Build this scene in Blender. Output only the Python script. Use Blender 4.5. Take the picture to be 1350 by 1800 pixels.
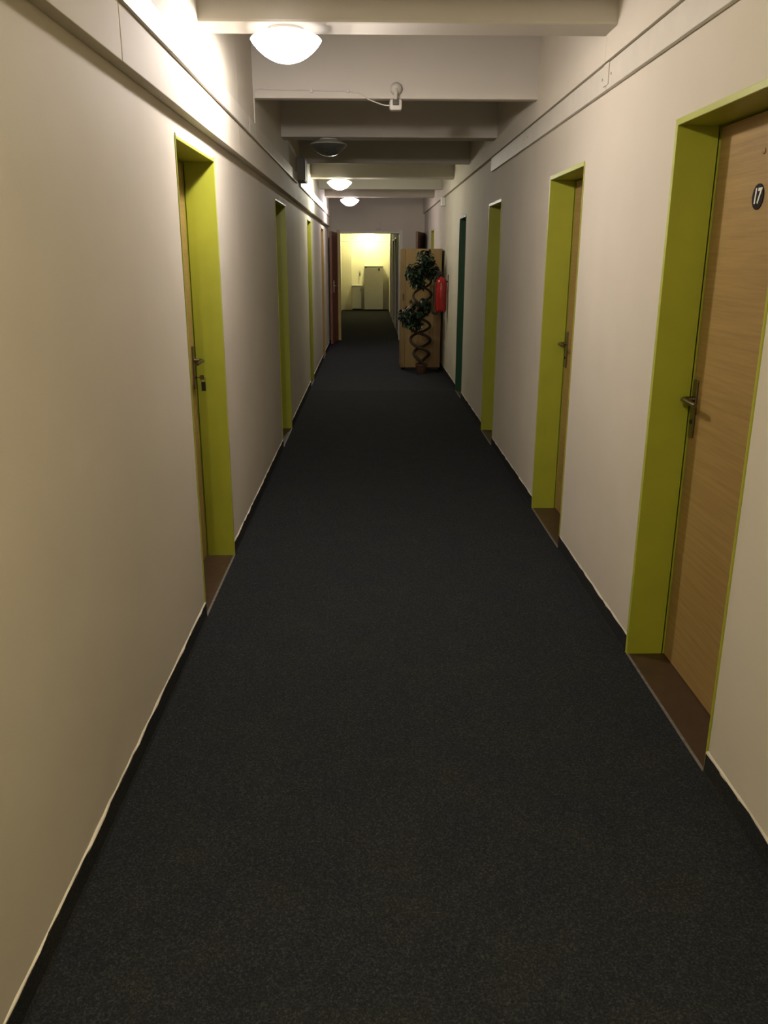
import bpy, bmesh, math, random
from mathutils import Vector, Matrix

for o in list(bpy.data.objects):
    bpy.data.objects.remove(o, do_unlink=True)
scene = bpy.context.scene
COL = scene.collection

# ------------------------------------------------------------------ camera
EYE = 1.57
F_PX = 1456.0
PITCH, YAW, ROLL = math.radians(17.03), math.radians(1.016), math.radians(0.15)
fw = Vector((math.sin(YAW)*math.cos(PITCH), math.cos(YAW)*math.cos(PITCH), -math.sin(PITCH)))
rt = Vector((math.cos(YAW), -math.sin(YAW), 0.0))
up = rt.cross(fw)
rt2 = math.cos(ROLL)*rt + math.sin(ROLL)*up
up2 = -math.sin(ROLL)*rt + math.cos(ROLL)*up
cam_data = bpy.data.cameras.new('camera')
cam_data.sensor_fit = 'VERTICAL'
cam_data.sensor_height = 36.0
cam_data.lens = 36.0*F_PX/1800.0
cam_data.clip_start = 0.05
cam = bpy.data.objects.new('camera', cam_data)
COL.objects.link(cam)
m = Matrix((rt2, up2, -fw)).transposed().to_4x4()
m.translation = Vector((0, 0, EYE))
cam.matrix_world = m
scene.camera = cam

# ------------------------------------------------------------------ world, exposure
world = bpy.data.worlds.new('world')
scene.world = world
world.use_nodes = True
world.node_tree.nodes['Background'].inputs[0].default_value = (0.9, 0.85, 0.75, 1)
world.node_tree.nodes['Background'].inputs[1].default_value = 0.0
vs = scene.view_settings
vs.view_transform = 'Standard'
vs.look = 'None'
vs.exposure = 0.22
vs.gamma = 1.0
vs.use_curve_mapping = False

# lamp strengths: (bulb radiance, colour) for every lit ceiling lamp
LAMP_NEAR = (1900.0, (1.0, 0.90, 0.86))
LAMP_THIRD = (1050.0, (1.0, 0.96, 0.78))
LAMP_FOURTH = (950.0, (1.0, 0.88, 0.92))
LAMP_BEHIND = (1500.0, (1.0, 0.84, 0.55))
LAMP_OVERHEAD = (2200.0, (1.0, 0.87, 0.58))
LAMP_KITCHEN = (1600.0, (1.0, 0.93, 0.48))

# ------------------------------------------------------------------ geometry of the corridor
XL, XR = -0.75, 1.068          # wall faces
ZC, ZB = 2.86, 2.50            # ceiling slab, beam soffit
Y0, Y1 = -4.2, 16.88           # back end, wall with the passage
XBOX = -0.705                  # face of the boxed-out upper left wall
ZBOX = 2.108
DOOR_TOP = 2.01
JD = 0.145                     # depth of a door reveal

# ------------------------------------------------------------------ materials
MATS = {}
def new_mat(name):
    mt = bpy.data.materials.new(name); mt.use_nodes = True
    nt = mt.node_tree
    b = nt.nodes['Principled BSDF']
    MATS[name] = mt
    return mt, nt, b

def tex(nt, kind, scale, coord='Object', stretch=None, **kw):
    tc = nt.nodes.new('ShaderNodeTexCoord')
    mp = nt.nodes.new('ShaderNodeMapping')
    if stretch: mp.inputs['Scale'].default_value = stretch
    nt.links.new(tc.outputs[coord], mp.inputs['Vector'])
    n = nt.nodes.new(kind)
    n.inputs['Scale'].default_value = scale
    for k, v in kw.items(): n.inputs[k].default_value = v
    nt.links.new(mp.outputs['Vector'], n.inputs['Vector'])
    return n

def ramp(nt, src, stops):
    r = nt.nodes.new('ShaderNodeValToRGB')
    el = r.color_ramp.elements
    while len(el) < len(stops): el.new(0.5)
    for e, (p, c) in zip(el, stops):
        e.position = p; e.color = (*c, 1)
    nt.links.new(src, r.inputs['Fac'])
    return r

def bump(nt, b, src, strength, dist, prev=None):
    n = nt.nodes.new('ShaderNodeBump')
    n.inputs['Strength'].default_value = strength
    n.inputs['Distance'].default_value = dist
    nt.links.new(src, n.inputs['Height'])
    if prev: nt.links.new(prev.outputs['Normal'], n.inputs['Normal'])
    nt.links.new(n.outputs['Normal'], b.inputs['Normal'])
    return n

def plain(name, col, rough=0.5, metal=0.0, var=0.06, scale=12, spec=0.5):
    mt, nt, b = new_mat(name)
    n = tex(nt, 'ShaderNodeTexNoise', scale)
    lo = tuple(max(0, c*(1-var)) for c in col); hi = tuple(min(1, c*(1+var)) for c in col)
    r = ramp(nt, n.outputs['Fac'], [(0.3, lo), (0.7, hi)])
    nt.links.new(r.outputs['Color'], b.inputs['Base Color'])
    b.inputs['Roughness'].default_value = rough
    b.inputs['Metallic'].default_value = metal
    b.inputs['Specular IOR Level'].default_value = spec
    return mt

def plaster(name, col, relief=0.012, rough=0.75):
    mt, nt, b = new_mat(name)
    n1 = tex(nt, 'ShaderNodeTexNoise', 1.1, Detail=3.0)
    lo = tuple(c*0.94 for c in col); hi = tuple(min(1, c*1.05) for c in col)
    r = ramp(nt, n1.outputs['Fac'], [(0.3, lo), (0.7, hi)])
    nt.links.new(r.outputs['Color'], b.inputs['Base Color'])
    b.inputs['Roughness'].default_value = rough
    b.inputs['Specular IOR Level'].default_value = 0.25
    n2 = tex(nt, 'ShaderNodeTexNoise', 2.6, stretch=(1, 1, 0.8), Detail=2.0)
    n3 = tex(nt, 'ShaderNodeTexNoise', 130.0, Detail=2.0)
    p = bump(nt, b, n2.outputs['Fac'], 0.6, relief)
    bump(nt, b, n3.outputs['Fac'], 0.25, 0.001, p)
    return mt

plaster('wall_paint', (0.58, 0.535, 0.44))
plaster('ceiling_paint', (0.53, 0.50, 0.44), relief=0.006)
plaster('wall_edge_lit', (0.74, 0.68, 0.56), relief=0.004)  # lighter copy of the wall paint: light caught by the lip, put into colour
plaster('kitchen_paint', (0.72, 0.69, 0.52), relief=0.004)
plain('trunking_plastic', (0.58, 0.545, 0.46), 0.5, var=0.03)
plain('aged_plastic', (0.52, 0.49, 0.43), 0.5, var=0.04)
plain('white_plastic', (0.78, 0.76, 0.70), 0.4, var=0.03)
plain('lime_paint', (0.315, 0.335, 0.026), 0.42, var=0.06, scale=5)
plain('lime_lip', (0.40, 0.43, 0.06), 0.42, var=0.06, scale=5)
plain('green_paint', (0.009, 0.095, 0.045), 0.4, var=0.08, scale=5)
plain('ochre_paint', (0.42, 0.30, 0.09), 0.45, var=0.08, scale=5)
plain('white_paint', (0.66, 0.64, 0.55), 0.45, var=0.05, scale=5)
plain('lino_brown', (0.050, 0.027, 0.013), 0.45, var=0.2, scale=18)
plain('lino_grey', (0.014, 0.014, 0.012), 0.9, var=0.2, scale=10, spec=0.1)
plain('alu', (0.55, 0.53, 0.48), 0.35, metal=0.9, var=0.08, scale=40)
plain('threshold_metal', (0.22, 0.20, 0.17), 0.55, metal=0.6, var=0.25, scale=30)
plain('steel', (0.22, 0.185, 0.14), 0.28, metal=1.0, var=0.08, scale=40)
plain('black_plastic', (0.012, 0.011, 0.010), 0.45, var=0.2)
plain('sign_black', (0.010, 0.008, 0.007), 0.7, var=0.1, spec=0.15)
plain('sign_white', (0.75, 0.72, 0.64), 0.5, var=0.04)
plain('red_enamel', (0.30, 0.012, 0.012), 0.25, var=0.1, scale=8)
plain('bark', (0.034, 0.020, 0.011), 0.8, var=0.35, scale=40)
plain('pot_clay', (0.085, 0.036, 0.018), 0.7, var=0.2, scale=25)
plain('soil', (0.03, 0.022, 0.015), 0.95, var=0.4, scale=60)
plain('fridge_white', (0.62, 0.62, 0.54), 0.35, var=0.03)
plain('dark_grey', (0.06, 0.06, 0.05), 0.6, var=0.2)
plain('red_brown_paint', (0.21, 0.075, 0.042), 0.5, var=0.12, scale=6)
plain('dark_door_paint', (0.075, 0.055, 0.035), 0.5, var=0.15, scale=6)
plain('box_dark', (0.13, 0.13, 0.11), 0.6, var=0.05)
plain('box_grey', (0.50, 0.49, 0.43), 0.6, var=0.05)

def carpet(name, c_lo, c_mid, c_hi):
    mt, nt, b = new_mat(name)
    n1 = tex(nt, 'ShaderNodeTexNoise', 190.0, Detail=4.0, Roughness=0.7)
    r1 = ramp(nt, n1.outputs['Fac'], [(0.30, c_lo), (0.52, c_mid), (0.74, c_hi)])
    n2 = tex(nt, 'ShaderNodeTexNoise', 5.0, Detail=3.0)
    r2 = ramp(nt, n2.outputs['Fac'], [(0.3, (0.86, 0.90, 0.98)), (0.7, (1.08, 1.04, 0.92))])
    mx = nt.nodes.new('ShaderNodeMix'); mx.data_type = 'RGBA'; mx.blend_type = 'MULTIPLY'
    mx.inputs['Factor'].default_value = 1.0
    nt.links.new(r1.outputs['Color'], mx.inputs['A']); nt.links.new(r2.outputs['Color'], mx.inputs['B'])
    nt.links.new(mx.outputs['Result'], b.inputs['Base Color'])
    b.inputs['Roughness'].default_value = 0.95
    b.inputs['Specular IOR Level'].default_value = 0.12
    bump(nt, b, n1.outputs['Fac'], 0.6, 0.004)
    return mt
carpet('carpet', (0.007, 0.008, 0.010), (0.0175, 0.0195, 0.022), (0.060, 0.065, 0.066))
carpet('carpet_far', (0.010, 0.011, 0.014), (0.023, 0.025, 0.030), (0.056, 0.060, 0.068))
carpet('carpet_skirting', (0.008, 0.009, 0.010), (0.022, 0.023, 0.024), (0.055, 0.056, 0.055))

def wood(name, c1, c2, stretch, scale=6.0, rough=0.5):
    mt, nt, b = new_mat(name)
    n = tex(nt, 'ShaderNodeTexNoise', scale, stretch=stretch, Detail=6.0, Roughness=0.65)
    r = ramp(nt, n.outputs['Fac'], [(0.28, c1), (0.72, c2)])
    nt.links.new(r.outputs['Color'], b.inputs['Base Color'])
    b.inputs['Roughness'].default_value = rough
    b.inputs['Specular IOR Level'].default_value = 0.35
    bump(nt, b, n.outputs['Fac'], 0.15, 0.001)
    return mt
wood('door_wood', (0.235, 0.146, 0.045), (0.345, 0.225, 0.078), (1, 0.35, 9.0), 7.0)
wood('wardrobe_wood', (0.23, 0.145, 0.055), (0.31, 0.205, 0.085), (9.0, 9.0, 0.5), 4.0)
wood('wardrobe_edge', (0.19, 0.12, 0.045), (0.26, 0.17, 0.07), (9.0, 9.0, 0.5), 4.0)
wood('brown_wood', (0.105, 0.062, 0.030), (0.19, 0.115, 0.055), (9.0, 9.0, 0.5), 5.0)

def leaf_mat():
    mt, nt, b = new_mat('ficus_leaf')
    n = tex(nt, 'ShaderNodeTexNoise', 14.0, Detail=2.0)
    r = ramp(nt, n.outputs['Fac'], [(0.3, (0.007, 0.018, 0.009)), (0.55, (0.016, 0.034, 0.016)), (0.8, (0.055, 0.075, 0.045))])
    nt.links.new(r.outputs['Color'], b.inputs['Base Color'])
    b.inputs['Roughness'].default_value = 0.32
    return mt
leaf_mat()

def lamp_glass(name, col, strength):
    """frosted lamp glass: part clear, so the bulb inside shines through, part glowing"""
    mt = bpy.data.materials.new(name); mt.use_nodes = True
    nt = mt.node_tree; nt.nodes.clear()
    out = nt.nodes.new('ShaderNodeOutputMaterial')
    tr = nt.nodes.new('ShaderNodeBsdfTransparent'); em = nt.nodes.new('ShaderNodeEmission')
    em.inputs[0].default_value = (*col, 1); em.inputs[1].default_value = strength
    mx = nt.nodes.new('ShaderNodeMixShader'); mx.inputs[0].default_value = 0.5
    nt.links.new(tr.outputs[0], mx.inputs[1]); nt.links.new(em.outputs[0], mx.inputs[2])
    nt.links.new(mx.outputs[0], out.inputs[0])
    MATS[name] = mt
    return mt
def bulb_mat(name, col, strength):
    mt = bpy.data.materials.new(name); mt.use_nodes = True
    nt = mt.node_tree; nt.nodes.clear()
    out = nt.nodes.new('ShaderNodeOutputMaterial'); em = nt.nodes.new('ShaderNodeEmission')
    em.inputs[0].default_value = (*col, 1); em.inputs[1].default_value = strength
    nt.links.new(em.outputs[0], out.inputs[0])
    MATS[name] = mt
    return mt
def off_glass():
    mt = bpy.data.materials.new('unlit_glass'); mt.use_nodes = True
    nt = mt.node_tree; nt.nodes.clear()
    out = nt.nodes.new('ShaderNodeOutputMaterial')
    tr = nt.nodes.new('ShaderNodeBsdfTransparent'); tr.inputs[0].default_value = (0.50, 0.53, 0.48, 1)
    gl = nt.nodes.new('ShaderNodeBsdfGlossy'); gl.inputs['Roughness'].default_value = 0.10
    df = nt.nodes.new('ShaderNodeBsdfDiffuse'); df.inputs[0].default_value = (0.20, 0.21, 0.19, 1)
    fr = nt.nodes.new('ShaderNodeLayerWeight'); fr.inputs[0].default_value = 0.35
    m1 = nt.nodes.new('ShaderNodeMixShader'); m1.inputs[0].default_value = 0.45
    m2 = nt.nodes.new('ShaderNodeMixShader')
    nt.links.new(tr.outputs[0], m1.inputs[1]); nt.links.new(df.outputs[0], m1.inputs[2])
    nt.links.new(fr.outputs['Fresnel'], m2.inputs[0])
    nt.links.new(m1.outputs[0], m2.inputs[1]); nt.links.new(gl.outputs[0], m2.inputs[2])
    nt.links.new(m2.outputs[0], out.inputs[0])
    MATS['unlit_glass'] = mt
off_glass()

# ------------------------------------------------------------------ helpers
def tag(o, label=None, cat=None, group=None, kind=None):
    if label: o['label'] = label
    if cat: o['category'] = cat
    if group: o['group'] = group
    if kind: o['kind'] = kind
    return o

def empty(name, loc, label=None, cat=None, group=None, kind=None, parent=None):
    o = bpy.data.objects.new(name, None)
    o.empty_display_size = 0.1
    COL.objects.link(o)
    o.location = Vector(loc)
    if parent: 
        o.parent = parent
        o.location = Vector(loc) - world_loc(parent)
    return tag(o, label, cat, group, kind)

def world_loc(o):
    v = Vector(o.location)
    while o.parent:
        o = o.parent; v += Vector(o.location)
    return v

def obj(name, bm, mat, parent=None, smooth=False, origin=None, label=None, cat=None, group=None, kind=None):
    """link a bmesh given in world coordinates as one mesh object"""
    me = bpy.data.meshes.new(name)
    if origin is None:
        if bm.verts:
            xs = [v.co for v in bm.verts]
            origin = Vector((sum(c.x for c in xs)/len(xs), sum(c.y for c in xs)/len(xs), min(c.z for c in xs)))
        else:
            origin = Vector((0, 0, 0))
    origin = Vector(origin)
    for v in bm.verts: v.co -= origin
    bmesh.ops.recalc_face_normals(bm, faces=bm.faces[:])
    if smooth:
        for f in bm.faces: f.smooth = True
    bm.to_mesh(me); bm.free()
    me.materials.append(MATS[mat])
    if smooth and smooth is not True:
        try: me.set_sharp_from_angle(angle=math.radians(smooth))
        except Exception: pass
    o = bpy.data.objects.new(name, me)
    COL.objects.link(o)
    o.location = origin
    if parent:
        o.parent = parent
        o.location = origin - world_loc(parent)
    return tag(o, label, cat, group, kind)

def box(bm, x0, x1, y0, y1, z0, z1, bev=0.0):
    x0, x1 = min(x0, x1), max(x0, x1); y0, y1 = min(y0, y1), max(y0, y1)
    r = bmesh.ops.create_cube(bm, size=1.0)
    vs_ = r['verts']
    for v in vs_:
        v.co = Vector((x0+(v.co.x+0.5)*(x1-x0), y0+(v.co.y+0.5)*(y1-y0), z0+(v.co.z+0.5)*(z1-z0)))
    if bev > 0:
        es = set()
        for v in vs_:
            for e in v.link_edges: es.add(e)
        bmesh.ops.bevel(bm, geom=list(es), offset=bev, segments=2, affect='EDGES', profile=0.6)
    return bm

def boxo(name, dims, mat, parent=None, bev=0.0, **kw):
    bm = bmesh.new(); box(bm, *dims, bev=bev)
    return obj(name, bm, mat, parent, **kw)

def tube(bm, pts, rad, seg=8, cap=True):
    pts = [Vector(p) for p in pts]
    rads = rad if isinstance(rad, (list, tuple)) else [rad]*len(pts)
    rings = []
    prev_n = None
    for i, p in enumerate(pts):
        if i == 0: t = pts[1]-pts[0]
        elif i == len(pts)-1: t = pts[-1]-pts[-2]
        else: t = pts[i+1]-pts[i-1]
        t.normalize()
        if prev_n is None:
            a = Vector((0, 0, 1)) if abs(t.z) < 0.9 else Vector((1, 0, 0))
            n = t.cross(a).normalized()
        else:
            n = (prev_n - t*prev_n.dot(t)).normalized()
        prev_n = n
        b = t.cross(n)
        rings.append([bm.verts.new(p + rads[i]*(math.cos(2*math.pi*k/seg)*n + math.sin(2*math.pi*k/seg)*b)) for k in range(seg)])
    for a, b in zip(rings, rings[1:]):
        for k in range(seg):
            bm.faces.new((a[k], a[(k+1) % seg], b[(k+1) % seg], b[k]))
    if cap:
        bm.faces.new(rings[0][::-1]); bm.faces.new(rings[-1])
    return bm

def lathe(bm, cx, cy, prof, seg=32, axis='z', cap=True):
    """prof: list of (radius, height); radius 0 makes a pole"""
    rings = []
    def P(r, h, a):
        if axis == 'z': return Vector((cx[0]+r*math.cos(a), cx[1]+r*math.sin(a), cx[2]+h))
        if axis == 'x': return Vector((cx[0]+h, cx[1]+r*math.cos(a), cx[2]+r*math.sin(a)))
        return Vector((cx[0]+r*math.cos(a), cx[1]+h, cx[2]+r*math.sin(a)))
    for r, h in prof:
        if r <= 1e-6: rings.append([bm.verts.new(P(0, h, 0))])
        else: rings.append([bm.verts.new(P(r, h, 2*math.pi*k/seg)) for k in range(seg)])
    for a, b in zip(rings, rings[1:]):
        for k in range(seg):
            k2 = (k+1) % seg
            if len(a) == 1 and len(b) == 1: continue
            if len(a) == 1: bm.faces.new((a[0], b[k2], b[k]))
            elif len(b) == 1: bm.faces.new((a[k], a[k2], b[0]))
            else: bm.faces.new((a[k], a[k2], b[k2], b[k]))
    if cap:
        if len(rings[0]) > 1: bm.faces.new(rings[0][::-1])
        if len(rings[-1]) > 1: bm.faces.new(rings[-1])
    return bm
def turn(name, centre, prof, mat, parent, seg=32, axis='z', smooth=40, cap=True, **kw):
    bm = bmesh.new(); lathe(bm, centre, None, prof, seg, axis, cap)
    return obj(name, bm, mat, parent, smooth=smooth, **kw)

# ------------------------------------------------------------------ doors of the corridor (near y, far y)
R_DOORS = [(2.275, 3.10), (4.41, 5.195), (7.09, 7.79), (9.64, 10.29), (14.38, 15.0)]
L_DOORS = [(3.495, 4.31), (7.03, 7.87), (10.60, 11.20), (13.58, 14.24)]
LIP = 0.022

# ------------------------------------------------------------------ the shell
def wall_with_openings(name, x_face, x_back, ya, yb, zt, openings, top, mat, label):
    bm = bmesh.new()
    g = 0.011
    prev = ya
    for a, b in sorted(openings):
        box(bm, x_face, x_back, prev, a-g, -0.05, zt)
        box(bm, x_face, x_back, a-g, b+g, top+g, zt)
        prev = b+g
    box(bm, x_face, x_back, prev, yb, -0.05, zt)
    bmesh.ops.remove_doubles(bm, verts=bm.verts[:], dist=1e-5)
    return obj(name, bm, mat, origin=(x_face, ya, 0), kind='structure', label=label, cat='wall')

YLEND = 15.75      # the left wall ends in a recess before the passage
wall_left = wall_with_openings('wall_left', XL, XL-0.34, Y0, YLEND, ZC, L_DOORS, DOOR_TOP, 'wall_paint',
                               'cream plaster corridor wall with the boxed-out band above its doors')
wall_right = wall_with_openings('wall_right', XR, XR+0.34, Y0, Y1, ZC, R_DOORS, DOOR_TOP, 'wall_paint',
                                'cream plaster corridor wall with door 17 and the fire extinguisher')
boxo('wall_recess', (XL-0.34, XL-0.10, YLEND, Y1, -0.05, ZC), 'wall_paint', origin=(XL, YLEND, 0), kind='structure',
     label='short recessed wall behind the open red-brown door leaf', cat='wall')
# end wall with the passage
PXL, PXR, PTOP = -0.60, 0.615, 2.06
bm = bmesh.new()
box(bm, XL-0.34, PXL, Y1, Y1+0.18, -0.05, ZC)
box(bm, PXR, XR+0.34, Y1, Y1+0.18, -0.05, ZC)
box(bm, PXL, PXR, Y1, Y1+0.18, PTOP, ZC)
bmesh.ops.remove_doubles(bm, verts=bm.verts[:], dist=1e-5)
obj('wall_end', bm, 'wall_paint', origin=(0, Y1, 0), kind='structure',
    label='cross wall over the passage to the lit kitchen', cat='wall')
boxo('wall_back', (XL-0.34, XR+0.34, Y0-0.2, Y0, -0.05, ZC), 'wall_paint', origin=(0, Y0, 0), kind='structure',
     label='plain plaster wall closing the near end of the corridor', cat='wall')

# passage beyond and kitchen
FXL, FXR, YK, YEND, ZF = -0.87, 0.60, 24.0, 27.3, 2.33
FAR_DOORS = [(17.35, 18.1), (19.75, 20.6), (21.6, 22.5)]
wall_with_openings('wall_passage_right', FXR+0.01, FXR+0.25, Y1+0.18, YEND, ZF+0.2, FAR_DOORS, 2.0, 'wall_paint',
                   'shaded passage wall with dark doors beyond the cross wall')
boxo('wall_passage_left', (FXL-0.25, FXL, Y1+0.18, YEND, -0.05, ZF+0.2), 'wall_paint', origin=(FXL, Y1, 0), kind='structure',
     label='shaded passage wall facing the dark doors beyond the cross wall', cat='wall')
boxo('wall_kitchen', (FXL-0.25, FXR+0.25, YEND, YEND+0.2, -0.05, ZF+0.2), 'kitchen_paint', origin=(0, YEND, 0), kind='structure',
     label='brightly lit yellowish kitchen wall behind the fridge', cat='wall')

# floor
floor = boxo('floor', (XL-0.34, XR+0.34, Y0-0.2, YEND+0.2, -0.12, -0.008), 'dark_grey', origin=(0, 0, -0.12), kind='structure',
             label='corridor floor under the dark charcoal carpet', cat='floor')
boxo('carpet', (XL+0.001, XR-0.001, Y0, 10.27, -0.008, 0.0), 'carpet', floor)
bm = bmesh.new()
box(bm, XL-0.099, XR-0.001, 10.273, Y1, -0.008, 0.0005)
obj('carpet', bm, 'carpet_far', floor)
boxo('carpet', (FXL, FXR+0.009, Y1+0.001, YK, -0.008, 0.0), 'carpet', floor)
boxo('kitchen_lino', (FXL, FXR+0.009, YK+0.001, YEND, -0.008, 0.001), 'lino_grey', floor)

# ceiling with its beams
ceil = boxo('ceiling', (XL-0.34, XR+0.34, Y0-0.2, Y1+0.18, ZC, ZC+0.15), 'ceiling_paint', origin=(0, 0, ZC), kind='structure',
            label='pale ceiling slab crossed by low white beams', cat='ceiling')
BEAMS = [(-2.95, .1), (-1.15, .04), (0.40, .1), (2.25, .04), (3.965, .1), (5.61, .04), (7.36, .1), (9.205, .04), (10.87, .1), (12.53, .04), (14.12, .1)]
for y, hw in BEAMS:
    boxo('beam', (XL+0.001, XR-0.001, y-hw, y+hw, ZB, ZC), 'ceiling_paint', ceil, bev=0.012)
boxo('ceiling_passage', (FXL-0.25, FXR+0.25, Y1+0.18, YEND+0.2, ZF, ZF+0.12), 'ceiling_paint', origin=(0, Y1+0.2, ZF), kind='structure',
     label='low ceiling of the passage and the lit kitchen', cat='ceiling')

# boxed-out band on the upper left wall
trim = empty('trim_1', (XBOX, Y0, ZBOX), 'pale boxed-out band running along the wall above the doors', 'trim', kind='structure')
cuts = [Y0, -1.6, 0.4, 2.66, 4.9, 7.4, 9.9, 12.4, YLEND]
random.seed(3)
for a, b in zip(cuts, cuts[1:]):
    d = random.uniform(-0.0015, 0.0015)
    boxo('panel', (XL, XBOX+d, a+0.001, b-0.001, ZBOX, ZC), 'wall_paint', trim, bev=0.003)

# proud band on the upper right wall
trim2 = empty('trim_2', (XR, Y0, 2.392), 'pale proud band along the wall above the deep cable trunking', 'trim', kind='structure')
for a, b in zip([Y0, 0.5, 4.03, 7.656, 12.0, Y1][:-1], [Y0, 0.5, 4.03, 7.656, 12.0, Y1][1:]):
    boxo('panel', (XR, XR-0.034, a+0.0008, b-0.0008, 2.392, ZC), 'wall_paint', trim2, bev=0.003)

# ------------------------------------------------------------------ skirting of folded-up carpet, plaster lip over it
def skirting(name, x, s, openings, ya, yb, h, label, edge='wall_edge_lit'):
    root = empty(name, (x, ya, 0), label, 'baseboard', kind='structure')
    prev = ya
    spans = []
    for a, b in sorted(openings):
        spans.append((prev, a-0.008)); prev = b+LIP
    spans.append((prev, yb))
    rnd = random.Random(name)
    for a, b in spans:
        if b-a < 0.03: continue
        n = max(2, int((b-a)/0.06))
        bm = bmesh.new()
        rows = []
        for i in range(n+1):
            y = a+(b-a)*i/n
            hh = h + rnd.uniform(-0.003, 0.003)
            rows.append([bm.verts.new((x - s*t, y, z)) for t, z in ((0, 0.0), (0.012, 0.0), (0.007, 0.012), (0.006, hh), (0, hh))])
        for p, q in zip(rows, rows[1:]):
            for k in range(5):
                bm.faces.new((p[k], p[(k+1) % 5], q[(k+1) % 5], q[k]))
        bm.faces.new(rows[0]); bm.faces.new(rows[-1][::-1])
        obj('carpet_strip', bm, 'carpet_skirting', root)
        bm = bmesh.new()                      # rough plaster lip above the strip
        rows = []
        for i in range(n+1):
            y = a+(b-a)*i/n
            t = 0.0045+rnd.uniform(-0.002, 0.003); w = 0.006+rnd.uniform(-0.003, 0.004)
            rows.append([bm.verts.new(c) for c in ((x, y, h-0.002), (x-s*t, y, h-0.001), (x-s*t*0.8, y, h+w*0.5), (x, y, h+w))])
        for p, q in zip(rows, rows[1:]):
            for k in range(4):
                bm.faces.new((p[k], p[(k+1) % 4], q[(k+1) % 4], q[k]))
        bm.faces.new(rows[0]); bm.faces.new(rows[-1][::-1])
        obj('plaster_lip', bm, edge, root)
skirting('baseboard_left', XL, -1, L_DOORS, Y0, YLEND, 0.072, 'dark carpet skirting strip along the wall with the boxed-out band')
skirting('baseboard_right', XR, 1, R_DOORS, Y0, Y1, 0.075, 'dark carpet skirting strip along the wall with door 17', 'wall_paint')

# ------------------------------------------------------------------ doors
def door(name, x, s, ya, yb, frame, lip, leafmat, label, top=DOOR_TOP, number=None, handle=True, jd=JD, leaf=True):
    yc = (ya+yb)/2
    root = empty(name, (x+s*jd/2, yc, 0), label, 'door', kind='structure')
    g = 0.010
    # steel frame: two jambs and a head, each a lip on the wall plus the reveal lining
    for a, d in ((ya, -1), (yb, 1)):
        bm = bmesh.new()
        box(bm, x-s*0.003, x+s*jd, a, a+d*g, 0.0, top+g)
        box(bm, x+s*(jd-0.004), x+s*(jd+0.05), a-d*0.0, a+d*0.03, 0.0, top+0.03)
        j = obj('jamb', bm, frame, root)
        w = LIP if d > 0 else 0.0035
        boxo('frame_lip', (x-s*0.004, x+s*0.002, a+d*0.0005, a+d*w, 0.0, top+LIP), lip, j, bev=0.001)
    bm = bmesh.new()
    box(bm, x-s*0.003, x+s*jd, ya, yb, top, top+g)
    box(bm, x+s*(jd-0.004), x+s*(jd+0.05), ya, yb, top, top+0.03)
    hd = obj('frame_head', bm, frame, root)
    boxo('frame_lip', (x-s*0.005, x+s*0.002, ya, yb, top+0.0005, top+(LIP if s > 0 else 0.012)), lip, hd, bev=0.0015)
    # floor of the niche and its metal strip
    boxo('threshold', (x+s*0.004, x+s*(jd+0.05), ya, yb, -0.008, 0.003), 'lino_brown', root)
    boxo('threshold_strip', (x-s*0.006, x+s*0.005, ya, yb, 0.0, 0.004), 'threshold_metal', root, bev=0.002)
    if not leaf: return root
    xl = x+s*(jd+0.004)
    lf = boxo('door_leaf', (xl, xl+s*0.042, ya+0.005, yb-0.007, 0.006, top-0.005), leafmat, root, bev=0.002)
    boxo('gap_shade_backing', (xl+s*0.043, xl+s*0.07, ya-0.009, yb+0.009, 0.004, top+0.009), 'black_plastic', root)  # black sheet added behind the leaf, stands in for shadow in the gap
    if handle:
        yp = yb-0.040
        boxo('handle_plate', (xl-s*0.009, xl, yp-0.019, yp+0.019, 0.925, 1.142), 'steel', root, bev=0.004)
        bm = bmesh.new()
        zc = 1.07
        tube(bm, [(xl-s*0.008, yp, zc), (xl-s*0.030, yp, zc), (xl-s*0.046, yp-0.003, zc), (xl-s*0.052, yp-0.014, zc),
                  (xl-s*0.053, yp-0.05, zc), (xl-s*0.051, yp-0.09, zc-0.002), (xl-s*0.046, yp-0.118, zc-0.004)],
             [0.011, 0.010, 0.0105, 0.0105, 0.0095, 0.009, 0.008], 10)
        obj('lever', bm, 'steel', root, smooth=50)
        turn('keyhole', (xl-s*0.0095, yp, 0.985), [(0.008, 0), (0.008, -0.004*s)] if s > 0 else [(0.008, 0), (0.008, 0.004)],
             'black_plastic', root, 14, 'x')
    # hinges on the near edge
    for z in (0.28, 1.70):
        turn('hinge', (xl-s*0.004, ya+0.004, z), [(0.007, 0), (0.007, 0.09)], frame, root, 10)
    if number:
        cy, cz = 2.744, 1.757
        nb = turn('number_badge', (xl-s*0.0004, cy, cz), [(0.0385, 0), (0.0385, -0.003), (0.036, -0.0035)], 'sign_black', root, 40, 'x',
                  label='round black badge with the white number 17')
        cu = bpy.data.curves.new('number', 'FONT'); cu.body = number; cu.align_x = 'CENTER'; cu.align_y = 'CENTER'
        cu.size = 0.066; cu.extrude = 0.0006; cu.offset = 0.0018
        to = bpy.data.objects.new('number_tmp', cu); COL.objects.link(to)
        dg = bpy.context.evaluated_depsgraph_get()
        me = bpy.data.meshes.new_from_object(to.evaluated_get(dg))
        bpy.data.objects.remove(to, do_unlink=True)
        bm = bmesh.new(); bm.from_mesh(me); bpy.data.meshes.remove(me)
        for v in bm.verts:
            u, w, d = v.co
            v.co = Vector((xl-s*(0.0042+d), cy - s*(u*0.80+0.10*w), cz + w*0.95))
        obj('number_digits', bm, 'sign_white', nb, label='white number 17')
        turn('peephole', (xl-s*0.0005, 2.741, 1.889), [(0.009, 0), (0.009, -0.003), (0.004, -0.004)], 'wardrobe_edge', root, 16, 'x')
    return root

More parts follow.
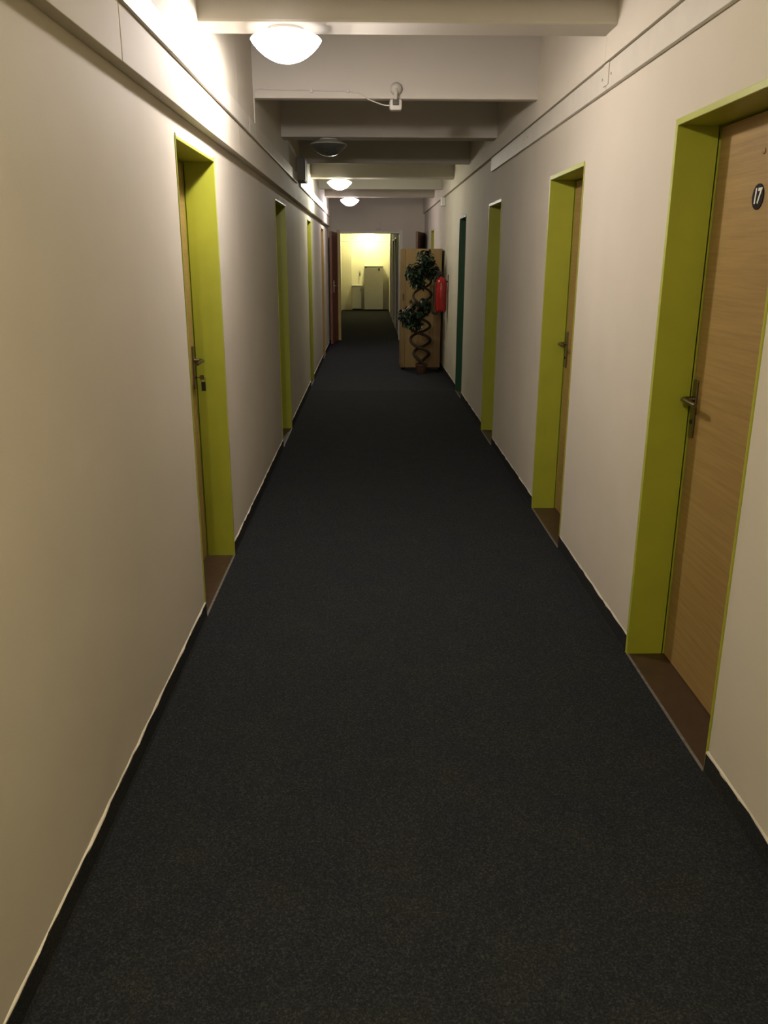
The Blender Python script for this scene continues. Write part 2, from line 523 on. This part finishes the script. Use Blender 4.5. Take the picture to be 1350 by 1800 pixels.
door('door_1', XR, 1, *R_DOORS[0], 'lime_paint', 'lime_lip', 'door_wood',
     'wooden door with a black number 17 badge in a lime green steel frame', number='17')
door('door_2', XR, 1, *R_DOORS[1], 'lime_paint', 'lime_lip', 'door_wood',
     'lime green door frame with steel handle, next along the wall after door 17')
door('door_3', XR, 1, *R_DOORS[2], 'lime_paint', 'lime_lip', 'door_wood',
     'shaded olive lime door frame beside the dark green one')
door('door_4', XR, 1, *R_DOORS[3], 'green_paint', 'green_paint', 'door_wood',
     'narrow-looking dark green door frame near the fire extinguisher')
door('door_5', XR, 1, *R_DOORS[4], 'lime_paint', 'lime_lip', 'door_wood',
     'olive door frame whose top shows above the wardrobe', handle=False)
door('door_6', XL, -1, *L_DOORS[0], 'lime_paint', 'lime_lip', 'door_wood',
     'brightly lit lime door niche directly under the large glowing lamp', jd=0.145)
d6 = [o for o in bpy.data.objects if o.name == 'door_6'][0]
kx, ky = XL-0.145-0.004+0.012, L_DOORS[0][1]-0.040
bm = bmesh.new(); tube(bm, [(kx-0.004, ky, 0.985), (kx+0.018, ky, 0.985)], 0.003, 8); box(bm, kx+0.018, kx+0.040, ky-0.0015, ky+0.0015, 0.973, 0.997, 0.001)
obj('key', bm, 'steel', d6)
bm = bmesh.new()
ring = [(kx+0.034+0.013*math.cos(a), ky+0.004*math.sin(a), 0.974+0.013*math.sin(a)) for a in [2*math.pi*i/16 for i in range(17)]]
tube(bm, ring, 0.0012, 6); box(bm, kx+0.024, kx+0.046, ky-0.003, ky+0.003, 0.915, 0.962, 0.002)
obj('key_tag', bm, 'black_plastic', d6)
door('door_7', XL, -1, *L_DOORS[1], 'lime_paint', 'lime_lip', 'door_wood',
     'dark shaded lime door niche opposite the olive one below the unlit lamp', jd=0.152)
door('door_8', XL, -1, *L_DOORS[2], 'lime_paint', 'lime_lip', 'door_wood',
     'slim lit lime door niche beside the farther pair of glowing lamps', jd=0.152)
door('door_9', XL, -1, *L_DOORS[3], 'ochre_paint', 'ochre_paint', 'door_wood',
     'ochre door niche at the end of the wall before the red-brown leaf', jd=0.152)
for k, (a, b) in enumerate(FAR_DOORS):
    lb = ['dark door in the passage right behind the cross wall', 'dark door halfway down the shaded passage',
          'dark door of the passage next to the lit kitchen'][k]
    door('door_%d' % (10+k), FXR+0.01, 1, a, b, 'white_paint', 'white_paint', 'dark_door_paint', lb, top=2.0, handle=False, jd=0.05)

# frame of the passage and its leaf
fr = empty('door_13', (0, Y1, 0), 'pale frame of the wide passage with a red-brown leaf standing open', 'door', kind='structure')
for a, d, mt_ in ((PXL, 1, 'ochre_paint'), (PXR, -1, 'white_paint')):
    bm = bmesh.new()
    box(bm, a, a+d*0.035, Y1-0.015, Y1+0.195, 0, PTOP-0.001)
    box(bm, a-d*0.03, a+d*0.035, Y1-0.017, Y1-0.0005, 0, PTOP+0.03)
    obj('jamb', bm, mt_, fr)
bm = bmesh.new()
box(bm, PXL+0.035, PXR-0.035, Y1-0.015, Y1+0.195, PTOP-0.03, PTOP-0.001)
obj('frame_head', bm, 'white_paint', fr)
def leaf_between(name, hinge, free, z0, z1, th, mat, parent, bev=0.003, **kw):
    h, f = Vector((*hinge, 0)), Vector((*free, 0))
    d = (f-h); L = d.length; d.normalize(); n = Vector((-d.y, d.x, 0))
    bm = bmesh.new(); box(bm, 0, L, -th/2, th/2, z0, z1, bev)
    for v in bm.verts: v.co = h + d*v.co.x + n*v.co.y + Vector((0, 0, v.co.z))
    return obj(name, bm, mat, parent, **kw)
lf = leaf_between('door_leaf', (PXL-0.035, Y1-0.03), (-0.71, 15.98), 0.01, PTOP-0.02, 0.04, 'red_brown_paint', fr)
bm = bmesh.new(); box(bm, -0.672, -0.655, 16.08, 16.13, 0.95, 1.17, 0.003)
obj('handle_plate', bm, 'steel', fr)
bm = bmesh.new(); tube(bm, [(-0.66, 16.10, 1.07), (-0.615, 16.105, 1.07), (-0.605, 16.13, 1.07), (-0.60, 16.21, 1.065)], 0.01, 8)
obj('lever', bm, 'steel', fr, smooth=50)

dl = empty('door_14', (1.02, 16.0, 0), 'brown wooden door leaf ajar behind the wardrobe', 'door', kind='structure')
leaf_between('door_leaf', (1.055, 16.72), (0.86, 15.75), 0.01, 2.035, 0.04, 'brown_wood', dl)
bm = bmesh.new(); tube(bm, [(0.875, 15.84, 1.05), (0.825, 15.85, 1.05), (0.82, 15.95, 1.05)], 0.009, 8)
obj('lever', bm, 'steel', dl, smooth=50)

# kitchen door frame (white jambs)
kf = empty('door_15', (0, YK, 0), 'white door frame opening into the lit kitchen', 'door', kind='structure')
boxo('jamb', (FXR-0.02, FXR+0.009, YK-0.05, YK+0.12, 0, ZF), 'white_paint', kf, bev=0.003)
boxo('jamb', (FXL, FXL+0.05, YK-0.05, YK+0.12, 0, ZF), 'white_paint', kf, bev=0.003)

# ------------------------------------------------------------------ ceiling lamps under the beams
def lamp(x, y, z, spec, label, name='ceiling_lamp', lit=True, k=1.0):
    root = empty(name, (x, y, z), label, 'lamp', group='round glass ceiling lamps')
    turn('lamp_base', (x, y, z), [(0.070*k, 0), (0.076*k, -0.010), (0.066*k, -0.012), (0, -0.012)], 'white_plastic', root, 40)
    collar = [(0.074*k, -0.010), (0.110*k, -0.020), (0.145*k, -0.036), (0.152*k, -0.043), (0.150*k, -0.046)]
    key = 'glass_%d' % len(MATS)
    prof = [(0.149*k, -0.046), (0.138*k, -0.062), (0.118*k, -0.083), (0.093*k, -0.103), (0.066*k, -0.118), (0.040*k, -0.127), (0.018*k, -0.131), (0, -0.132)]
    if lit:
        lamp_glass(key, spec[1], spec[0]*0.036)
        bulb_mat(key+'b', spec[1], spec[0])
        turn('glass_bowl', (x, y, z), prof, key, root, 40, smooth=True, cap=False)
        bulb_mat(key+'c', spec[1], 2.5)
        turn('opal_collar', (x, y, z), collar, key+'c', root, 40, smooth=True, cap=False)
        r = 0.036
        turn('bulb', (x, y, z-0.068), [(0, r)]+[(r*math.sin(a), r*math.cos(a)) for a in [math.pi*i/10 for i in range(1, 10)]]+[(0, -r)],
             key+'b', root, 20, smooth=True, cap=False)
        turn('bulb_socket', (x, y, z-0.046), [(0.016, 0.034), (0.016, 0.012)], 'white_plastic', root, 14)
    else:
        turn('glass_bowl', (x, y, z), prof, 'unlit_glass', root, 40, smooth=True, cap=False)
        turn('opal_collar', (x, y, z), collar, 'box_grey', root, 40, smooth=True, cap=False)
    return root
LX = -0.352
lamp(LX, 3.965, ZB, LAMP_NEAR, 'large glowing lamp under the beam before the motion sensor')
lamp(LX+0.02, 7.36, ZB, None, 'unlit dark glass lamp under a shaded beam', lit=False)
lamp(LX-0.01, 10.87, ZB, LAMP_THIRD, 'glowing lamp right after the unlit one along the ceiling')
lamp(LX+0.04, 14.12, ZB, LAMP_FOURTH, 'glowing lamp closest to the cross wall over the passage')
lamp(LX, -2.95, ZB, LAMP_BEHIND, 'warm glowing lamp near the closed end of the corridor')
lamp(LX, 0.40, ZB, LAMP_OVERHEAD, 'warm glowing lamp two beams before the deep trunking joint')
lamp(-0.03, 26.74, ZF, LAMP_KITCHEN, 'yellow glowing kitchen lamp above the fridge', k=1.0)

# ------------------------------------------------------------------ cable trunking
def trunk(name, x, s, z0, z1, d, cuts, label, group):
    root = empty(name, (x, cuts[0], z0), label, 'cable trunking', group=group)
    for a, b in zip(cuts, cuts[1:]):
        boxo('trunking_cover', (x, x-s*d, a+0.003, b-0.003, z0, z1), 'trunking_plastic', root, bev=0.004)
        for yy in (a+0.07, b-0.07):
            zc = (z0+z1)/2
            turn('screw', (x-s*d, yy, zc), [(0.006, 0.002), (0.006, -0.001*1)] if s > 0 else [(0.006, -0.002), (0.006, 0.001)], 'steel', root, 10, 'x')
    return root
trunk('cable_trunking', XBOX, -1, 2.262, 2.352, 0.015, [Y0, -2.2, -0.2, 1.6, 3.27, 5.25, 7.2, 8.62],
      'long white cable trunking on the boxed-out band', 'white cable trunking')
trunk('cable_trunking', XBOX, -1, 2.262, 2.352, 0.015, [9.02, 11.0, 13.0, 15.4],
      'white cable trunking beyond the grey junction box', 'white cable trunking')
tr = trunk('cable_trunking', XR-0.001, 1, 2.283, 2.390, 0.020, [Y0, -2.0, 0.0, 2.0, 4.03, 6.0, 7.656],
           'deep cream cable trunking above door 17', 'white cable trunking')
boxo('joint_cover', (XR-0.0215, XR-0.026, 3.99, 4.07, 2.30, 2.389), 'trunking_plastic', tr, bev=0.002)
# grey junction box on the left band
jb = empty('junction_box', (XBOX+0.04, 8.8, 2.29), 'grey junction box interrupting the trunking on the boxed-out band', 'junction box')
boxo('box_body', (XBOX, XBOX+0.080, 8.64, 9.0, 2.29, 2.498), 'box_dark', jb, bev=0.004)
boxo('box_lid', (XBOX+0.0805, XBOX+0.086, 8.65, 8.99, 2.30, 2.488), 'box_dark', jb, bev=0.002)

# small white alarm box on the right wall
ab = empty('alarm_box', (XR-0.03, 12.4, 2.275), 'small white alarm box mounted high above the fire extinguisher', 'alarm')
boxo('housing', (XR, XR-0.060, 12.33, 12.47, 2.275, 2.390), 'white_plastic', ab, bev=0.008)
boxo('grille', (XR-0.0605, XR-0.064, 12.355, 12.445, 2.29, 2.33), 'box_grey', ab, bev=0.001)

# ------------------------------------------------------------------ motion sensor and its cable on the second beam
YS = 5.57
ms = empty('motion_sensor', (0.162, YS-0.03, 2.427), 'small white motion sensor hanging from a beam face', 'motion sensor')
turn('mount', (0.165, YS, 2.554), [(0.036, 0), (0.036, -0.018), (0.026, -0.032), (0.012, -0.038), (0, -0.039)], 'aged_plastic', ms, 28, 'y')
bm = bmesh.new(); tube(bm, [(0.165, YS-0.030, 2.549), (0.164, YS-0.045, 2.519), (0.162, YS-0.047, 2.486)], 0.011, 10)
obj('arm', bm, 'aged_plastic', ms, smooth=50)
bm = bmesh.new()
box(bm, 0.124, 0.200, YS-0.082, YS-0.018, 2.425, 2.488, 0.016)
obj('sensor_head', bm, 'aged_plastic', ms, smooth=40)
bm = bmesh.new(); box(bm, 0.143, 0.181, YS-0.090, YS-0.080, 2.451, 2.484, 0.006)
obj('lens', bm, 'dark_grey', ms, smooth=40)

cb = empty('sensor_cable', (-0.28, YS, 2.5), 'thin white cable clipped along the beam to the motion sensor', 'cable')
bm = bmesh.new()
pts = [(XBOX+0.006, YS-0.008, 2.352), (XBOX+0.006, YS-0.008, 2.437), (XBOX+0.006, YS-0.008, 2.508), (XBOX+0.013, YS-0.008, 2.541),
       (XBOX+0.035, YS-0.007, 2.550), (-0.55, YS-0.006, 2.547), (-0.35, YS-0.006, 2.543), (-0.13, YS-0.006, 2.540), (-0.06, YS-0.008, 2.529),
       (0.0, YS-0.014, 2.493), (0.07, YS-0.03, 2.466), (0.10, YS-0.045, 2.457), (0.126, YS-0.05, 2.455)]
tube(bm, pts, 0.0036, 8)
obj('cable', bm, 'aged_plastic', cb, smooth=60)
for xx in (-0.35, -0.13):
    boxo('clip', (xx-0.010, xx+0.010, YS-0.014, YS-0.0005, 2.531, 2.553), 'aged_plastic', cb, bev=0.003)

# small sensor above the passage
em = empty('exit_sensor', (0.18, Y1-0.02, 2.10), 'tiny dark contact box above the passage lintel', 'sensor')
boxo('housing', (0.14, 0.225, Y1-0.03, Y1-0.0005, 2.10, 2.135), 'box_grey', em, bev=0.004)
bm = bmesh.new(); tube(bm, [(0.205, Y1-0.006, 2.135), (0.205, Y1-0.006, 2.24)], 0.005, 6)
obj('lead', bm, 'box_grey', em)

# ------------------------------------------------------------------ wardrobe
wx0, wx1, wy0, wy1, wh = 0.452, 1.032, 12.27, 12.84, 1.702
wd = empty('wardrobe', ((wx0+wx1)/2, (wy0+wy1)/2, 0), 'light wooden wardrobe standing behind the potted ficus', 'wardrobe')
bm = bmesh.new()
box(bm, wx0, wx0+0.02, wy0, wy1, 0.035, wh, 0.002)
box(bm, wx1-0.02, wx1, wy0, wy1, 0.035, wh, 0.002)
box(bm, wx0+0.02, wx1-0.02, wy0, wy1, wh-0.02, wh-0.0005)
box(bm, wx0+0.02, wx1-0.02, wy0, wy1, 0.035, 0.06)
box(bm, wx0+0.02, wx1-0.02, wy1-0.012, wy1, 0.06, wh-0.02)
obj('carcass', bm, 'wardrobe_edge', wd)
# door panel with one corner worn off
bm = bmesh.new()
out = [(wx0+0.075, 0.040), (wx1-0.006, 0.040), (wx1-0.006, wh-0.004), (wx0+0.066, wh-0.004), (wx0+0.066, 0.048)]
fa = [bm.verts.new((a, wy0-0.020, b)) for a, b in out]; bk = [bm.verts.new((a, wy0-0.001, b)) for a, b in out]
bm.faces.new(fa); bm.faces.new(bk[::-1])
for i in range(5): bm.faces.new((fa[i], fa[(i+1) % 5], bk[(i+1) % 5], bk[i]))
obj('wardrobe_door', bm, 'wardrobe_wood', wd)
bm = bmesh.new()
out = [(wx0+0.050, 0.040), (wx0+0.063, 0.040), (wx0+0.063, wh-0.004), (wx0+0.001, wh-0.004), (wx0+0.001, 0.110)]
fa = [bm.verts.new((a, wy0-0.016, b)) for a, b in out]; bk = [bm.verts.new((a, wy0-0.001, b)) for a, b in out]
bm.faces.new(fa); bm.faces.new(bk[::-1])
for i in range(5): bm.faces.new((fa[i], fa[(i+1) % 5], bk[(i+1) % 5], bk[i]))
obj('stile', bm, 'wardrobe_edge', wd)
bm = bmesh.new(); box(bm, wx0+0.022, wx0+0.036, wy0-0.034, wy0-0.016, 1.00, 1.085, 0.004)
obj('handle', bm, 'dark_grey', wd)
boxo('plinth', (wx0+0.07, wx1-0.02, wy0+0.05, wy1-0.03, 0.0005, 0.036), 'black_plastic', wd)

# ------------------------------------------------------------------ potted ficus with twisted stems
random.seed(11)
px, py = 0.738, 11.88
pl = empty('potted_ficus', (px, py, 0), 'artificial ficus with twisted stems and two leaf clusters in a small brown pot', 'potted plant')
turn('pot', (px, py, 0.0005), [(0.062, 0), (0.066, 0.01), (0.080, 0.112), (0.088, 0.114), (0.088, 0.135), (0.078, 0.135), (0.074, 0.11), (0, 0.11)], 'pot_clay', pl, 28)
turn('soil', (px, py, 0.111), [(0.072, 0), (0.05, 0.012), (0, 0.016)], 'soil', pl, 20, cap=False)
def axis_x(z):
    ks = [(0.1, 0.738), (0.3, 0.735), (0.5, 0.715), (0.75, 0.70), (1.0, 0.72), (1.2, 0.76), (1.45, 0.74), (1.7, 0.75)]
    for (a, b), (c, d) in zip(ks, ks[1:]):
        if z <= c: return b+(d-b)*(z-a)/(c-a)
    return ks[-1][1]
def amp(z):
    ks = [(0.1, 0.02), (0.16, 0.035), (0.28, 0.115), (0.37, 0.125), (0.5, 0.145), (0.62, 0.15), (0.9, 0.13), (1.15, 0.125), (1.4, 0.08), (1.62, 0.02)]
    for (a, b), (c, d) in zip(ks, ks[1:]):
        if z <= c: return b+(d-b)*(z-a)/(c-a)
    return 0.02
for ph in (0.0, math.pi):
    pts, rr = [], []
    n = 90
    for i in range(n+1):
        z = 0.115+1.50*i/n
        phi = math.pi*(z-0.155)/0.205+ph
        A = amp(z)
        sn = math.sin(phi); sn = math.copysign(abs(sn)**0.75, sn)
        pts.append((axis_x(z)+A*sn, py+A*0.62*math.cos(phi), z))
        rr.append(0.023*(1-0.45*i/n))
    bm = bmesh.new(); tube(bm, pts, rr, 8)
    obj('stem', bm, 'bark', pl, smooth=True)
def leaf_cluster(centres, n, name):
    bm = bmesh.new()
    tw = bmesh.new()
    for i in range(n):
        (cx, cy, cz), (rx, ry, rz) = random.choice(centres)
        while True:
            u = Vector((random.uniform(-1, 1), random.uniform(-1, 1), random.uniform(-1, 1)))
            if 0.15 < u.length < 1: break
        p = Vector((cx+rx*u.x, cy+ry*u.y, cz+rz*u.z))
        d = Vector((u.x*0.7+random.uniform(-.6, .6), u.y*0.7+random.uniform(-.8, .3), u.z*0.4-0.35+random.uniform(-.5, .5))).normalized()
        L = random.uniform(0.07, 0.105); W = L*random.uniform(0.45, 0.6)
        s_ = d.cross(Vector((random.uniform(-.4, .4), random.uniform(-.4, .4), 1))).normalized()
        nn = s_.cross(d)
        base = p-d*L*0.5
        v = [bm.verts.new(base), bm.verts.new(base+d*L*0.35+s_*W*0.5+nn*0.006), bm.verts.new(base+d*L*0.40), bm.verts.new(base+d*L*0.35-s_*W*0.5+nn*0.006),
             bm.verts.new(base+d*L*0.72+s_*W*0.30-nn*0.002), bm.verts.new(base+d*L*0.72-nn*0.006), bm.verts.new(base+d*L*0.72-s_*W*0.30-nn*0.002), bm.verts.new(base+d*L-nn*0.012)]
        for f in ((0, 1, 2), (0, 2, 3), (1, 4, 5, 2), (2, 5, 6, 3), (4, 7, 5), (5, 7, 6)):
            bm.faces.new([v[k] for k in f])
        if i % 4 == 0:
            c = Vector((axis_x(p.z), py, p.z-0.05))
            tube(tw, [c, c.lerp(base, 0.5)+Vector((0, 0, 0.02)), base], [0.004, 0.003, 0.0015], 5)
    obj('foliage', bm, 'ficus_leaf', pl, kind='stuff')
    obj('twigs', tw, 'bark', pl, kind='stuff')
leaf_cluster([((0.655, py-0.04, 0.88), (0.18, 0.15, 0.16)), ((0.52, py-0.04, 0.79), (0.12, 0.13, 0.13)), ((0.62, py-0.06, 0.70), (0.14, 0.12, 0.10)), ((0.77, py-0.03, 0.94), (0.10, 0.10, 0.11))], 400, 'low')
leaf_cluster([((0.73, py-0.04, 1.42), (0.18, 0.16, 0.18)), ((0.61, py-0.04, 1.37), (0.13, 0.13, 0.11)), ((0.77, py-0.03, 1.56), (0.12, 0.12, 0.13)), ((0.87, py-0.02, 1.40), (0.09, 0.10, 0.12)), ((0.67, py-0.05, 1.24), (0.11, 0.10, 0.07))], 520, 'high')

# ------------------------------------------------------------------ fire extinguisher
ex, ey = 0.972, 11.60
fe = empty('fire_extinguisher', (ex, ey, 0.875), 'red fire extinguisher hanging on the wall beside the potted ficus', 'fire extinguisher')
turn('cylinder', (ex, ey, 0.875), [(0.060, 0), (0.072, 0.012), (0.076, 0.03), (0.076, 0.375), (0.072, 0.40), (0.060, 0.425), (0.040, 0.442), (0.022, 0.450), (0.020, 0.465)], 'red_enamel', fe, 32)
turn('valve', (ex, ey, 1.335), [(0.020, 0), (0.024, 0.006), (0.024, 0.035), (0.015, 0.042), (0.015, 0.06)], 'black_plastic', fe, 18)
bm = bmesh.new(); box(bm, ex-0.085, ex+0.02, ey-0.012, ey+0.012, 1.385, 1.400, 0.003)
for v in bm.verts: v.co.z += (ex-v.co.x)*0.25
obj('grip', bm, 'black_plastic', fe)
bm = bmesh.new(); box(bm, ex-0.080, ex+0.01, ey-0.011, ey+0.011, 1.358, 1.368, 0.003)
obj('lower_grip', bm, 'black_plastic', fe)
bm = bmesh.new()
tube(bm, [(ex-0.02, ey-0.01, 1.352), (ex-0.065, ey-0.02, 1.345), (ex-0.098, ey-0.025, 1.30), (ex-0.104, ey-0.025, 1.18), (ex-0.104, ey-0.025, 1.05),
          (ex-0.108, ey-0.025, 0.96), (ex-0.125, ey-0.025, 0.915), (ex-0.120, ey-0.025, 0.875), (ex-0.085, ey-0.028, 0.855), (ex-0.03, ey-0.03, 0.852)],
     [0.010]*7+[0.014, 0.016, 0.017], 10)
obj('hose', bm, 'black_plastic', fe, smooth=True)
bm = bmesh.new()
box(bm, XR-0.006, XR, ey-0.03, ey+0.03, 1.12, 1.36, 0.001)
box(bm, ex+0.070, XR-0.005, ey-0.012, ey+0.012, 1.26, 1.28)
obj('wall_bracket', bm, 'black_plastic', fe)

# ------------------------------------------------------------------ kitchen at the far end
fx0, fx1, fy0, fh = -0.158, 0.432, 26.68, 1.335
fg = empty('fridge', ((fx0+fx1)/2, fy0+0.3, 0), 'tall off-white fridge in the lit kitchen', 'fridge')
boxo('fridge_body', (fx0, fx1, fy0+0.05, fy0+0.58, 0.03, fh), 'fridge_white', fg, bev=0.008)
boxo('fridge_door', (fx0, fx1, fy0, fy0+0.045, 0.035, fh-0.035), 'fridge_white', fg, bev=0.010)
boxo('top_strip', (fx0+0.002, fx1-0.002, fy0+0.004, fy0+0.048, fh-0.033, fh-0.002), 'dark_grey', fg, bev=0.003)
boxo('handle', (fx1-0.15, fx1-0.11, fy0-0.03, fy0, fh-0.14, fh-0.05), 'dark_grey', fg, bev=0.004)
boxo('hinge', (fx0+0.02, fx0+0.08, fy0-0.008, fy0+0.002, fh-0.05, fh-0.02), 'dark_grey', fg, bev=0.002)
for xx in (fx0+0.05, fx1-0.05):
    for yy in (fy0+0.08, fy0+0.5):
        turn('foot', (xx, yy, 0.001), [(0.02, 0), (0.02, 0.03)], 'black_plastic', fg, 12)

kc = empty('kitchen_cabinet', (-0.39, fy0+0.3, 0), 'low white kitchen cabinet beside the fridge', 'cabinet')
boxo('cabinet_body', (-0.54, -0.25, fy0+0.03, fy0+0.55, 0.06, 0.735), 'fridge_white', kc)
boxo('cabinet_door', (-0.538, -0.252, fy0+0.008, fy0+0.029, 0.065, 0.72), 'fridge_white', kc, bev=0.003)
boxo('plinth', (-0.53, -0.26, fy0+0.08, fy0+0.5, 0.001, 0.06), 'black_plastic', kc)
boxo('worktop', (-0.55, -0.225, fy0-0.01, fy0+0.6, 0.736, 0.765), 'white_paint', kc, bev=0.003)
boxo('door_knob', (-0.285, -0.27, fy0-0.014, fy0+0.007, 0.60, 0.66), 'dark_grey', kc, bev=0.003)

boxo('wall_pier', (FXL+0.001, -0.555, 27.08, YEND-0.001, 0.001, 2.06), 'kitchen_paint', origin=(-0.7, 27, 0), kind='structure',
     label='boxed pier in the kitchen corner beside the low cabinet', cat='wall')
hp = empty('wall_pipe', (0, YEND-0.01, 2.08), 'horizontal pipe across the lit kitchen wall with a drop to the fridge', 'pipe')
bm = bmesh.new(); tube(bm, [(FXL+0.002, YEND-0.016, 2.082), (FXR, YEND-0.016, 2.082)], 0.014, 10)
obj('horizontal_pipe', bm, 'white_plastic', hp, smooth=50)
bm = bmesh.new(); tube(bm, [(-0.145, YEND-0.016, 2.070), (-0.145, YEND-0.016, 1.30)], 0.014, 10)
obj('drop_pipe', bm, 'white_plastic', hp, smooth=50)
wt = empty('wall_fitting', (-0.295, YEND-0.03, 1.05), 'small dark fitting on the kitchen wall above the low cabinet', 'wall fitting')
boxo('plate', (-0.33, -0.27, YEND-0.02, YEND, 1.08, 1.20), 'box_grey', wt, bev=0.004)
bm = bmesh.new(); tube(bm, [(-0.30, YEND-0.02, 1.12), (-0.30, YEND-0.06, 1.10), (-0.30, YEND-0.07, 1.03)], 0.018, 10)
obj('spout', bm, 'dark_grey', wt, smooth=50)
